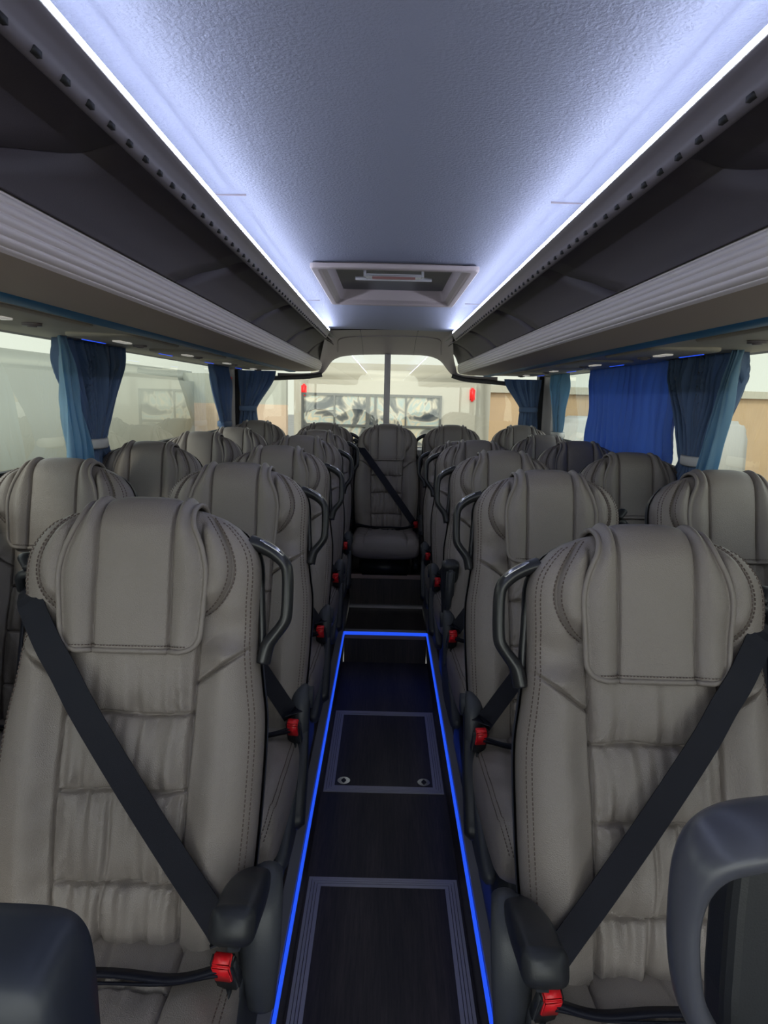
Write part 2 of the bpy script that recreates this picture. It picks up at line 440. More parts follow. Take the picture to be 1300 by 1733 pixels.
# cushion: runs along -y; local y from +.03 (rear) to -.45 (front)
CW = .222
def cush_detail(x, y):
    a = abs(x); c = .118+.02*sm(-.1,-.45,y); d = 0
    d += .016*sm(c-.004, c+.05, a)-.011*gs(a-c, .003)
    if a < c:
        for i, s in enumerate((-.085, )):
            dd = y-s
            d -= .011*gs(dd, .0035)
            d += .0035*math.exp(-abs(dd)/.04)*(1-math.exp(-abs(dd)/.004))*folds(x, 5+i+(2 if dd > 0 else 0))
        d -= .005*gs(x+.02*math.sin(9*y), .0045)*sm(-.42,-.3,y)
        d += .0012*math.sin(80*x+10*y)
        d += .008*(1-(a/c)**3)
    d += .0018*math.sin(55*y+20*x+2*math.sin(30*x))*sm(.0,.12,a)
    return d
def cushion_mesh():
    bm = bmesh.new(); rows = []; th = .075
    n = 180
    ys = []
    for i in range(n+1):
        y = .03-.49*i/n; ys.append(y)
    yf = -.46; rad = .075
    nf = 150; nb = 20
    ys = [y for y in ys if y > yf+rad]+[yf+rad-rad*math.sin(PI/2*i/22) for i in range(23)]
    for y in ys:
        e = 0 if y > yf+rad else (yf+rad-y)/rad
        k = max(0, 1-e**2.4)**(1/2.4)
        W = (CW-.004*sm(-.3,-.46,y)-.02*(1-k)); T = max(.002, th*k)
        zc = .415+.028*sm(0,-.42,y)
        r = []
        for i in range(nf+1):
            p = -1+2*i/nf; q = .45*p+.55*math.sin(PI/2*p); x = W*q
            z = T*max(0, 1-abs(q)**4)**(1/4)+cush_detail(x, y)*(1-abs(q)**10)*k
            r.append(bm.verts.new((x, y, zc+z)))
        for i in range(1, nb):
            p = 1-2*i/nb; q = math.sin(PI/2*p); x = W*q
            r.append(bm.verts.new((x, y, zc-T*max(0, 1-abs(q)**4)**(1/4))))
        rows.append(r)
    grid_faces(bm, rows, closed_u=True); bm.faces.new(rows[0]); bm.faces.new(rows[-1][::-1])
    bmesh.ops.recalc_face_normals(bm, faces=bm.faces)
    me = bpy.data.meshes.new('cushion'); bm.to_mesh(me); bm.free()
    out = []
    for sg in (-1, 1):
        bm = bmesh.new()
        for q in (.90, .935):
            P = []
            for i in range(60):
                y = -.02-.36*i/59
                P.append(Vector((sg*CW*q, y, .415+.028*sm(0,-.42,y)+th*(1-q**4)**.25+cush_detail(sg*CW*q, y)*(1-q**10)+.0008)))
            # down the front corner
            for i in range(1, 22):
                e = i/22; k = max(0, 1-e**2.4)**(1/2.4); y = yf+rad-rad*e
                P.append(Vector((sg*(CW-.004-.02*(1-k))*q, y-.001, .443+th*k*(1-q**4)**.25+cush_detail(sg*CW*q, y)*k*(1-q**10)+.0006)))
            stitch_path(bm, P)
        me2 = bpy.data.meshes.new('cushion_stitching'); bmesh.ops.recalc_face_normals(bm, faces=bm.faces); bm.to_mesh(me2); bm.free(); out.append(me2)
    return me, out[0], out[1]
def shell_mesh():
    bm = bmesh.new(); rows = []
    for j in range(60):
        v = -.14+(.725+.14)*j/59; W = Wf(v)+.004 if v < .70 else Wf(v); T = Tf(v)+.010
        r = []
        for i in range(41):
            p = -1+2*i/40; q = math.sin(PI/2*p); x = W*q
            w = -T*max(0, (1-abs(q)**3.5))**(1/3.5)+w0(v)-.006
            r.append(bm.verts.new(bpos(x, v, w)))
        rows.append(r)
    grid_faces(bm, rows)
    bmesh.ops.recalc_face_normals(bm, faces=bm.faces)
    me = bpy.data.meshes.new('back_shell'); bm.to_mesh(me); bm.free(); return me
ME = {}
ME['backrest'] = backrest_mesh(); ME['cover'], ME['piping'] = cover_meshes(); ME['stitchl'] = stitching_mesh(-1); ME['stitchr'] = stitching_mesh(1); ME['hem'] = stitching_mesh(0)
ME['cushion'], ME['cstitchl'], ME['cstitchr'] = cushion_mesh(); ME['shell'] = shell_mesh()
for k, m in (('backrest','leather'),('cover','leather'),('piping','piping'),('stitchl','thread'),('stitchr','thread'),('hem','thread'),('cushion','leather'),('cstitchl','thread'),('cstitchr','thread'),('shell','charcoal')):
    ME[k].materials.append(M[m])
    for p in ME[k].polygons: p.use_smooth = True

def rbox(name, a, b, m, parent, bev=.008, seg=3):
    bm = bmesh.new(); box(bm, a, b)
    bmesh.ops.bevel(bm, geom=bm.edges[:], offset=bev, segments=seg, affect='EDGES')
    return fin(name, bm, m, parent)
def ribbon(bm, C, N, hw, th=.0012):
    """flat strap: centres C, width directions N (unit), half width hw"""
    rows = []
    n = len(C)
    for i in range(n):
        c = Vector(C[i]); w = Vector(N[i]).normalized()
        t = (Vector(C[min(i+1,n-1)])-Vector(C[max(i-1,0)])).normalized()
        u = t.cross(w).normalized()*th
        w = (w - t*w.dot(t)).normalized()*hw
        rows.append([bm.verts.new(c+w+u), bm.verts.new(c-w+u), bm.verts.new(c-w-u), bm.verts.new(c+w-u)])
    grid_faces(bm, rows, closed_u=True); bm.faces.new(rows[0]); bm.faces.new(rows[-1][::-1])

def make_belt(s, parent, reel=True):
    # shoulder strap: from the window-side shoulder to the aisle-side buckle (s = side of the buckle)
    bm = bmesh.new(); C = []; N = []
    n = 46
    xa, va = -s*.168, .540; xb, vb = s*.190, .045
    dirx = Vector((xb-xa, vb-va)).normalized(); perp = Vector((-dirx.y, dirx.x))
    for dd, w in ((.085,-.030), (.072,.004), (.058,.034), (.042,.054), (.027,.066), (.012,.070)):
        x = xa-dirx.x*dd; v = va-dirx.y*dd
        C.append(bpos(x, v, w)); N.append(bpos(x+perp.x*.01, v+perp.y*.01, w)-bpos(x, v, w))
    for i in range(n+1):
        t = i/n; x = xa+(xb-xa)*t; v = va+(vb-va)*t
        wt = TH+sinterp([(0,.020),(.10,.036),(.18,.040),(.30,.052),(.55,.056),(.78,.052),(.9,.047),(1,.044)], t)
        C.append(bpos(x, v, wt)); N.append(bpos(x+perp.x*.01, v+perp.y*.01, wt)-bpos(x, v, wt))
    e = Vector((s*.205, -.070, .567)); l0 = C[-1]; nl = N[-1]
    for t in (.35, .7, 1): C.append(l0.lerp(e, t)); N.append(nl.normalized().lerp(Vector((.9,.35*s,-.2*s)).normalized(), t*.5))
    ribbon(bm, C, N, .0235)
    if reel: fin('shoulder_belt', bm, M['belt'], parent, False)
    else: bm.free()
    # lap strap, slack and seen almost on edge
    bm = bmesh.new()
    P = catmull([(s*.198,-.085,.535),(s*.13,-.085,.515),(s*.04,-.075,.512),(-s*.06,-.07,.510),(-s*.14,-.06,.516),(-s*.205,-.03,.52),(-s*.228,.03,.47)], 6)
    ribbon(bm, P, [Vector((0,-.75,.35))]*len(P), .012, .003)
    P2 = [p+Vector((0,-.004,-.010+.006*math.sin(i*.35))) for i, p in enumerate(P)]
    ribbon(bm, P2, [Vector((0,-.5,.6))]*len(P2), .008, .002)
    fin('lap_belt', bm, M['belt'], parent)
    b = rbox('buckle', (-.019,-.011,-.045), (.019,.011,.03), M['black'], parent, .004)
    b.location = (s*.206, -.075, .525); b.rotation_euler = (R(22), 0, R(-6*s))
    bm = bmesh.new(); box(bm, (-.014,-.0155,-.008), (.014,-.008,.0315)); box(bm, (-.014,-.011,.022), (.014,.008,.0345))
    bmesh.ops.bevel(bm, geom=bm.edges[:], offset=.0018, segments=2, affect='EDGES')
    fin('release_button', bm, M['red'], b)
    bm = bmesh.new(); tube(bm, catmull([(s*.206,-.07,.48),(s*.206,-.04,.43),(s*.206,.02,.37)], 5), .012, flat=(.5,1.4)); fin('buckle_stalk', bm, M['black'], parent)
    if not reel: return
    # belt guide and the long run of strap behind the shoulder
    bm = bmesh.new()
    g = bpos(-s*.218, .632, -.01)
    tube(bm, catmull([g+Vector((-s*-.006,-.03,.0)), g+Vector((-s*.012,-.012,.014)), g+Vector((-s*.018,.012,.006)), g+Vector((-s*.004,.03,-.012))], 5), .012, flat=(1.2,.8))
    tube(bm, catmull([g+Vector((0,-.02,-.012)), g+Vector((-s*.02,-.02,-.02)), g+Vector((-s*.03,.0,-.05))], 5), .009)
    fin('belt_guide', bm, M['black'], parent)
    bm = bmesh.new()
    for dx, dy in ((-.006, .045), (.020, .075)):
        P = [bpos(-s*(.224+dx), .61-.7*i/12, -.0-dy*.4) for i in range(13)]
        ribbon(bm, P, [Vector((.5,-.8,0))]*13, .022, .0015)
    fin('reel_belt', bm, M['belt'], parent)
def make_handle(s, parent):
    bm = bmesh.new()
    def hp(x, z, dy=0): return Vector((s*x, (z-BZ)*math.tan(RC)+.045+dy, z))
    P = catmull([hp(.186,1.124), hp(.208,1.117), hp(.230,1.106), hp(.246,1.093), hp(.2545,1.080), hp(.2575,1.062), hp(.2585,1.035), hp(.2585,1.010), hp(.2565,.990), hp(.248,.975), hp(.236,.960), hp(.226,.945), hp(.219,.915)], 6)
    n = len(P); rr = [.0128+.0035*math.sin(PI*min(1,i/n*1.2))*0+ (.004 if i < n*.35 else 0)*(1-i/(n*.35)) + (.003*sm(.75,1,i/n)) for i in range(n)]
    tube(bm, P, rr, seg=12, flat=(.85,1.5), up=(0,0,1) if False else (0,-1,.2))
    Q = catmull([hp(.200,1.10,.01), hp(.207,1.05,.01), hp(.211,1.0,.01), hp(.215,.95,.01), hp(.215,.91,.01)], 6)
    tube(bm, Q, .007, seg=8, flat=(1,1.8), up=(0,-1,.2))
    h = fin('grab_handle', bm, M['handle'], parent)
    bm = bmesh.new()
    P2 = [p+Vector((s*.004,-.006,.0088)) for p in P[2:19]]
    tube(bm, P2, [.0085*math.sin(PI*(.12+.76*i/16))**.6 for i in range(17)], seg=10, flat=(.55,1.35), up=(0,-1,.2))
    fin('chrome_cap', bm, M['chrome'], h)
def make_armrest(s, parent, ang, ox=.224, py=.08, L=.275):
    """ang: tilt of the pad in degrees, + is up"""
    piv = Vector((s*ox, py, .545))
    # bracket
    bm = bmesh.new()
    P = catmull([(0,.005,.035),(0,-.03,.042),(0,-.065,.02),(0,-.085,-.03),(0,-.09,-.085),(0,-.085,-.15)], 6)
    tube(bm, P, [(.022+.012*math.sin(PI*i/(len(P)-1)))*(1 if 0 < ang < 40 else .72) for i in range(len(P))], seg=14, flat=(.62,1.0), up=(1,0,0))
    br = fin('armrest_bracket', bm, M['charcoal'], parent); br.location = piv+Vector((s*(.016 if ang > 0 and ang < 40 else .0),-.01,0))
    # pad
    bm = bmesh.new(); rows = []
    n = 26
    for i in range(n+1):
        t = i/n; y = .02-L*t
        z = .018*math.sin(PI*min(1,t*1.1))+.004
        hw = .023+.010*sm(.1,.7,t); hh = .020+.006*sm(.3,.8,t)
        e = 1
        if t < .1: e = math.sqrt(max(.02, 1-(1-t/.1)**2))
        if t > .95: e = .55+.45*math.sqrt(max(0, 1-((t-.95)/.05)**2))
        r = []
        for k in range(24):
            a = 2*PI*k/24; cx = math.cos(a); sz = math.sin(a)
            r.append(bm.verts.new((hw*e*math.copysign(abs(cx)**.5, cx), y, z+hh*e*math.copysign(abs(sz)**.55, sz))))
        rows.append(r)
    grid_faces(bm, rows, closed_u=True); bm.faces.new(rows[0]); bm.faces.new(rows[-1][::-1])
    # underside rib going back to the pivot
    pad = fin('armrest', bm, M['black'], parent); pad.location = piv; pad.rotation_euler = (R(-ang), 0, 0)
    bm = bmesh.new()
    box(bm, (-.0165,-L+.045,-.034), (.0165,.0,-.012)); bmesh.ops.bevel(bm, geom=bm.edges[:], offset=.008, segments=3, affect='EDGES')
    fin('armrest_underside', bm, M['charcoal'], pad)
    bm = bmesh.new()
    tube(bm, [(-.028,0,0),(.028,0,0)], .031, seg=24, up=(0,0,1)); dd = fin('pivot_cap', bm, M['charcoal'], parent); dd.location = piv
    return pad
def make_base(s, parent, h=0):
    b = rbox('pedestal', (-.17,-.30,h), (.17,.06,.335), M['black'], parent, .02)
    bm = bmesh.new(); rows = []
    prof = catmull([(.09,.50),(.02,.48),(-.06,.45),(-.15,.39),(-.26,.35),(-.33,.32),(-.30,.28),(-.20,.26),(-.12,.255),(-.09,.25),(.07,.25),(.12,.28),(.14,.36),(.12,.46),(.09,.50)], 5)[:-1]
    for k, (xo, sc) in enumerate(((0,.97),(.006,1),(.020,1),(.028,.95),(.030,.85))):
        rows.append([bm.verts.new((s*(.192+xo), -.06+(p.x+.06)*sc, .36+(p.y-.36)*sc)) for p in prof])
    grid_faces(bm, rows, closed_u=True); bm.faces.new(rows[0]); bm.faces.new(rows[-1])
    fin('side_cover', bm, M['charcoal'], parent)
SEATS = []
def seat(xp, ytop, h, s, label, group=None, arm=None, handle=True, base_z=PZ, cushion_y=0, recl=0):
    h -= xp*.0122; xp += (.007 if abs(xp) > .6 or abs(xp) < .1 else (.017 if xp < 0 else -.004))
    z_top_local = BZ+.742*math.cos(RC)+.012
    oz = (H-h)-z_top_local
    oy = ytop-(.742*math.sin(RC)+.055-.016)
    o = empty('coach_seat', (xp, oy, oz)); tag(o, label, 'seat', group)
    b = link('backrest', ME['backrest'], None, o, False)
    link('side_stitching', ME['stitchl'], None, b, False); link('side_stitching', ME['stitchr'], None, b, False)
    c = link('headrest_cover', ME['cover'], None, o, False)
    link('piping', ME['piping'], None, c, False); link('hem_stitching', ME['hem'], None, c, False)
    link('back_shell', ME['shell'], None, o, False)
    k = link('cushion', ME['cushion'], None, o, False)
    link('cushion_stitching', ME['cstitchl'], None, k, False); link('cushion_stitching', ME['cstitchr'], None, k, False)
    make_belt(s, o, handle or abs(xp) < .1)
    make_base(s, o, base_z-oz)
    if handle: make_handle(s, o)
    if arm is not None: make_armrest(s, o, arm, .232 if 0 < arm < 40 else .212, .08, .275 if arm > 0 else .37)
    SEATS.append(o)
    return o
ROWY = [1.21, 1.97, 2.707, 3.46, 4.20, 4.90]
G1 = 'leather coach seats along the aisle'; G2 = 'leather coach seats beside the windows'; G3 = 'seats across the back row'
ordn = ['first', 'second', 'third', 'fourth', 'fifth']
LA = [.200,.211,.215,.218,.226]; LW = [.205,.204,.203,.204,.215]
RA = [.236,.219,.222,.230,.284]; RW = [.225,.214,.224,.228,.240]
la_arm = [26, -46, -46, -46, -46]; ra_arm = [24, -46, 78, -46, -46]
lab_LA = ['large grey leather seat filling the lower left foreground, diagonal black belt across it',
 'grey leather aisle seat right behind the left foreground seat, its armrest hanging down',
 'third grey leather seat back along the left of the aisle',
 'fourth grey leather seat back along the left of the aisle',
 'fifth grey leather seat on the left of the aisle, just before the back row']
lab_LW = ['grey leather window seat barely showing at the left picture edge beside the foreground seat',
 'pale grey leather window seat at the left edge, below the left glass and blue curtain',
 'darker grey window seat under the tied left curtain, behind the pale one at the edge',
 'pale grey headrest beside the left window, nearer of two pale ones in a line',
 'small pale grey headrest beside the left window, farther of two pale ones in a line']
lab_RA = ['large grey leather seat filling the lower right foreground, diagonal black belt across it',
 'second aisle seat on the right, behind the foreground one, armrest hanging down',
 'third seat back along the right of the aisle, its armrest folded upright',
 'fourth grey seat back along the right of the aisle, dark headrest',
 'narrow slice of the fifth seat on the right of the aisle, almost hidden']
lab_RW = ['grey leather window seat just cut by the right picture edge beside the foreground seat',
 'pale grey leather window seat at the right edge, below the uncovered window glass',
 'pale grey window seat in front of the drawn blue curtain on the right',
 'darkest grey headrest below the far part of the drawn blue curtain on the right',
 'grey headrest on the far right side, just before the back row by the window']
for i in range(5):
    seat(-.449, ROWY[i], LA[i], 1, lab_LA[i], G1, la_arm[i])
    seat(-.957, ROWY[i]+(0 if i else .02), LW[i], 1, lab_LW[i], G2, None, handle=False)
    seat(.475, ROWY[i]-(.02 if i == 0 else .03), RA[i], -1, lab_RA[i], G1, ra_arm[i])
    seat(.982, ROWY[i]-.02, RW[i], -1, lab_RW[i], G2, None, handle=False)
seat(-.955, 4.92, .198, 1, 'back row seat in the left corner under the rear window curtain', G3, None, False, .40)
seat(-.462, 4.84, .205, 1, 'back row seat just left of the middle one, below the rear glass', G3, None, True, .40)
mid = seat(.006, 4.78, .207, 1, 'middle back row seat facing straight down the aisle, fully visible with belt', G3, None, False, .40)
make_armrest(1, mid, -8, .25, .0)
seat(.482, 4.84, .212, -1, 'back row seat just right of the middle one, below the rear glass', G3, None, True, .40)
seat(.985, 4.92, .212, -1, 'back row seat in the right corner under the rear window curtain', G3, None, False, .40)

# ------------------------------------------------------------------ floor, aisle, steps
YF = -.95; YR = 5.32
bm = bmesh.new(); xl, xr = X0-.244, X0+.244
def quad(bm, pts, mi=0):
    f = bm.faces.new([bm.verts.new(p) for p in pts]); f.material_index = mi; return f
S1, S2, Z2 = 3.74, 4.26, .40
quad(bm, [(xl-.02,YF,0),(xr+.02,YF,0),(xr+.02,S1,0),(xl-.02,S1,0)])
struct(fin('floor', bm, M['wood'], smooth=False), 'dark wood-look vinyl floor of the sunken aisle')
# platforms either side
for nm, a, b in (('trim_1', -1.21, xl-.012), ('trim_2', xr+.012, 1.24)):
    bm = bmesh.new(); box(bm, (a, YF, -.02), (b, YR, PZ-.006)); box(bm, (a, 4.47, PZ-.006), (b, YR, .395)); struct(fin(nm, bm, M['wood'], smooth=False), 'raised seat platform beside the aisle')
# steps at the rear
st = empty('rear_step', (X0, S1, 0)); tag(st, 'dark wood steps rising from the aisle floor to the back row seat', 'step')
st2 = []
bm = bmesh.new(); box(bm, (-.244,0,-.01), (.244,S2-S1+.02,PZ-.012)); box(bm, (-.244,S2-S1,.1), (.244,YR-S1-.12,Z2)); fin('tread', bm, M['wood'], st, False)
bm = bmesh.new(); box(bm, (-.24,-.006,PZ-.04), (.24,.0,PZ-.018)); fin('lower_nosing', bm, M['copper'], st, False)
bm = bmesh.new(); box(bm, (-.244,-.004,PZ-.012), (.244,.045,PZ+.002)); bevel_sharp(fin('edge_strip', bm, M['alu'], st, False), .003)
bm = bmesh.new(); box(bm, (-.244,S2-S1-.03,PZ-.012), (.244,S2-S1,PZ+.004)); fin('corner_strip', bm, M['alu'], st, False)
bm = bmesh.new(); box(bm, (-.244,S2-S1-.012,Z2-.028), (.244,S2-S1+.03,Z2+.004)); bevel_sharp(fin('upper_nosing', bm, M['copper'], st, False), .004)
bm = bmesh.new(); box(bm, (-.244,-.013,PZ-.014), (.244,-.003,PZ+.003)); fin('light_strip', bm, M['led_blue'], st, False)
# aisle light strips
for s, nm in ((-1,'left'),(1,'right')):
    x = X0+s*.244
    o = empty('aisle_light_strip', (x, 1, PZ)); tag(o, 'glowing blue floor light strip along the %s edge of the aisle' % nm, 'light strip', 'blue aisle light strips')
    bm = bmesh.new(); box(bm, (-.0038,YF-1,-.010), (.0038,S1-1.01,.005)); fin('lens', bm, M['led_blue'], o, False)
    bm = bmesh.new(); a, b = sorted((s*.007, s*.040)); box(bm, (a,YF-1,-.012), (b,YR-1.1,.004)); bevel_sharp(fin('channel', bm, M['grey_plinth'], o, False), .002)
    bm = bmesh.new(); a, b = sorted((s*.006, s*.02)); box(bm, (a,YF-1,-.19), (b,S1-1,-.010)); fin('kick_board', bm, M['wood'], o, False)
# floor hatches
def hatch(y0, y1, w, label, latches):
    o = empty('floor_hatch', (X0, (y0+y1)/2, 0)); tag(o, label, 'hatch', 'metal framed hatches in the aisle floor')
    hw = w/2; d = (y1-y0)/2; f = .042
    bm = bmesh.new(); box(bm, (-hw+f,-d+f,.0005), (hw-f,d-f,.0035)); fin('panel', bm, M['wood'], o, False)
    bm = bmesh.new()
    def ring(a, b, z):
        for (x0,y0_,x1,y1_) in ((-hw+a,-d+a,-hw+b,d-a),(hw-b,-d+a,hw-a,d-a),(-hw+b,-d+a,hw-b,-d+b),(-hw+b,d-b,hw-b,d-a)):
            box(bm, (x0,y0_,.0003), (x1,y1_,z))
    ring(0, .009, .0045); ring(.011, .019, .0055); ring(.021, .028, .0055); ring(.030, .0415, .0045)
    fin('frame', bm, M['alu'], o, False)
    for sx in latches:
        bm = bmesh.new(); 
        tube(bm, [(0,0,.003),(0,0,.0065)], .026, seg=28, up=(1,0,0)); l = fin('latch', bm, M['steel'], o, False); l.location = (sx, -d+f+.032, 0)
        bm = bmesh.new(); box(bm, (-.004,-.014,.006), (.004,.014,.0085)); tube(bm, [(0,0,.0065),(0,0,.008)], .010, seg=20, up=(1,0,0)); fin('latch_bar', bm, M['grille'], l, False)
hatch(2.42, 3.11, .485, 'smaller floor hatch midway along the aisle with two round steel latches', (-.165, .165))
hatch(1.02, 1.94, .485, 'large floor hatch in the foreground of the aisle, wide metal frame', ())

# ------------------------------------------------------------------ side walls, windows, pillars
XL, XR = -1.20, 1.235
SILL = H-.285; HEAD = H+.175
wins = {'L': [(-.9,.78),(.90,2.66),(2.77,4.97)], 'R': [(-.9,.78),(.90,2.65),(2.77,4.97)]}
wn = 1; tn = 3
for side, X, s in (('L', XL, -1), ('R', XR, 1)):
    nm = 'left' if s < 0 else 'right'
    bm = bmesh.new(); a, b = sorted((X, X+s*.06))
    box(bm, (a,YF,PZ-.02), (b,YR,SILL)); box(bm, (a,YF,HEAD), (b,YR,2.12))
    struct(fin('wall_'+nm, bm, M['wallgrey'], smooth=False))
    bm = bmesh.new(); a, b = sorted((X-s*.02, X+s*.03)); box(bm, (a,YF,SILL-.03), (b,YR,SILL))
    struct(bevel_sharp(fin('trim_%d'%tn, bm, M['pillar'], smooth=False), .006), 'window sill ledge'); tn += 1
    for (y0, y1) in wins[side]:
        bm = bmesh.new(); x = X+s*.035; quad(bm, [(x,y0,SILL),(x,y1,SILL),(x,y1,HEAD),(x,y0,HEAD)])
        struct(fin('window_%d'%wn, bm, M['glass'], smooth=False), '%s side window glass' % nm)
        bm = bmesh.new()
        for a0,b0,z0,z1 in ((y0-.001,y0+.022,SILL,HEAD),(y1-.022,y1+.001,SILL,HEAD),(y0+.022,y1-.022,SILL,SILL+.014)):
            a, b = sorted((X+s*.015, X+s*.04)); box(bm, (a,a0,z0), (b,b0,z1))
        struct(fin('trim_%d'%tn, bm, M['rubber'], smooth=False), 'black rubber window surround'); tn += 1
        wn += 1
    ps = sorted([w[1] for w in wins[side]]); pe = sorted([w[0] for w in wins[side]])[1:]+[YR]
    for y0, y1 in zip(ps, pe):
        bm = bmesh.new(); a, b = sorted((X-s*.012, X+s*.05)); box(bm, (a,y0,SILL-.02), (b,y1,HEAD+.02))
        struct(bevel_sharp(fin('trim_%d'%tn, bm, M['pillar'], smooth=False), .012, 3), 'off-white window pillar'); tn += 1
# front of the bus (behind the viewer): low dash wall and clear windscreen
bm = bmesh.new(); box(bm, (XL,YF-.06,-.02), (XR,YF,.65)); box(bm, (XL,YF-.06,2.0), (XR,YF,2.12)); struct(fin('wall_front', bm, M['wallgrey'], smooth=False))
bm = bmesh.new(); quad(bm, [(XL,YF-.03,.65),(XR,YF-.03,.65),(XR,YF-.03,2.0),(XL,YF-.03,2.0)]); struct(fin('window_%d'%wn, bm, M['glass_front'], smooth=False), 'windscreen'); wn += 1
# rear wall and window
RS = H-.40
bm = bmesh.new(); box(bm, (XL,YR,-.02), (XR,YR+.05,RS)); box(bm, (XL,YR,H+.37), (XR,YR+.05,2.12)); struct(fin('wall_rear', bm, M['wallgrey'], smooth=False))
bm = bmesh.new(); quad(bm, [(XL,YR+.03,RS),(XR,YR+.03,RS),(XR,YR+.03,H+.37),(XL,YR+.03,H+.37)]); struct(fin('window_%d'%wn, bm, M['glass_rear'], smooth=False), 'wide rear window glass'); wn += 1
bm = bmesh.new(); box(bm, (XL,YR-.20,RS-.05), (XR,YR,RS-.005)); struct(bevel_sharp(fin('trim_%d'%tn, bm, M['white'], smooth=False), .008), 'pale ledge under the rear window'); tn += 1
bm = bmesh.new()
box(bm, (-.024,YR-.005,RS), (-.006,YR+.02,H+.35)); box(bm, (.006,YR-.005,RS), (.024,YR+.02,H+.35)); box(bm, (-.006,YR+.005,RS), (.006,YR+.02,H+.35))
o = fin('trim_%d'%tn, bm, M['alu'], smooth=False); struct(o, 'grey centre bar of the rear window'); tn += 1
for s, X in ((-1, XL), (1, XR)):
    bm = bmesh.new(); a, b = sorted((X, X-s*.05)); box(bm, (a,YR-.06,RS-.02), (b,YR+.04,HEAD+.1)); struct(bevel_sharp(fin('trim_%d'%tn, bm, M['rubber'], smooth=False), .01), 'rear corner post'); tn += 1

# ------------------------------------------------------------------ ceiling
CZ = H+.446
bm = bmesh.new()
prof = [(CX0-.47,CZ-.004),(CX0-.43,CZ),(CX0-.2,CZ+.006),(CX0,CZ+.008),(CX0+.2,CZ+.006),(CX0+.43,CZ),(CX0+.47,CZ-.004)]
ys = [YF,1.55]; 
HY0, HY1, HXW = 2.40, 3.28, .262     # roof hatch opening
rows = []
def cz(x): return interp([(p[0],p[1]) for p in prof], x)
xs = [CX0-.47,CX0-.43,CX0-HXW,CX0-.1,CX0+.1,CX0+HXW,CX0+.43,CX0+.47]
ycuts = [YF,1.0,HY0,HY1,3.45,4.25]
V = [[bm.verts.new((x,y,cz(x)-(.047 if y > 4.2 else 0))) for x in xs] for y in ycuts]
for i in range(len(ycuts)-1):
    for j in range(len(xs)-1):
        if ycuts[i] == HY0 and CX0-HXW-.001 <= xs[j] and xs[j+1] <= CX0+HXW+.001: continue
        bm.faces.new((V[i][j],V[i][j+1],V[i+1][j+1],V[i+1][j]))
struct(fin('ceiling', bm, M['ceiling'], smooth=False), 'blue-grey textured ceiling lining')
bm = bmesh.new(); box(bm, (XL-.05,YF-.05,2.12), (XR+.05,YR+.05,2.16)); struct(fin('trim_%d'%tn, bm, M['wallgrey'], smooth=False), 'roof skin'); tn += 1
bm = bmesh.new()
for y in (1.62, 3.32):
    box(bm, (CX0-.43,y-.0008,CZ-.002), (CX0-.35,y+.0008,CZ+.003)); box(bm, (CX0+.35,y-.0008,CZ-.002), (CX0+.43,y+.0008,CZ+.003))
struct(fin('trim_%d'%tn, bm, M['header'], smooth=False), 'thin joint lines in the ceiling lining'); tn += 1
# roof hatch
rh = empty('roof_hatch', (CX0, (HY0+HY1)/2, CZ)); tag(rh, 'rectangular roof hatch with beige frame and clear handle in the ceiling', 'roof hatch')
hy = (HY1-HY0)/2
bm = bmesh.new()
loops = [(.030,-.003,.0),(.030,-.016,.0),(.026,-.020,.0),(.004,-.020,.0),(-.002,-.012,.0),(-.018,.0,0),(-.030,.045,.0)]
rws = []
for (o_, z, _) in loops:
    a = HXW+o_; b = hy+o_; r = .02; pts = []
    for (cx, cy, a0) in ((a-r,b-r,0),(-a+r,b-r,90),(-a+r,-b+r,180),(a-r,-b+r,270)):
        for k in range(5): an = R(a0+90*k/4); pts.append(bm.verts.new((cx+r*math.cos(an), cy+r*math.sin(an), z)))
    rws.append(pts)
grid_faces(bm, rws, closed_u=True)
bevel_sharp(fin('frame', bm, mat('hatch_frame_beige', (.55,.47,.45), .45), rh, False), .002)
bm = bmesh.new(); box(bm, (-HXW+.02,-hy+.02,.045), (HXW-.02,hy-.02,.055)); fin('cover_panel', bm, mat('hatch_panel_grey', (.17,.17,.165), .5), rh, False)
bm = bmesh.new()
box(bm, (-.115,-.10,.018), (.115,-.02,.030)); bmesh.ops.bevel(bm, geom=bm.edges[:], offset=.006, segments=3, affect='EDGES')
tube(bm, [(-.155,-.03,.022),(.155,-.03,.022)], .008, seg=10)
box(bm, (-.12,-.095,.02), (-.11,-.07,.05)); box(bm, (.11,-.095,.02), (.12,-.07,.05))
fin('handle', bm, mat('hatch_handle_grey', (.75,.75,.75), .25), rh, False)
bm = bmesh.new(); box(bm, (-.085,-.105,.010), (.085,-.085,.018)); fin('red_lettered_tab', bm, mat('hatch_tab', (.45,.22,.2), .4), rh, False)

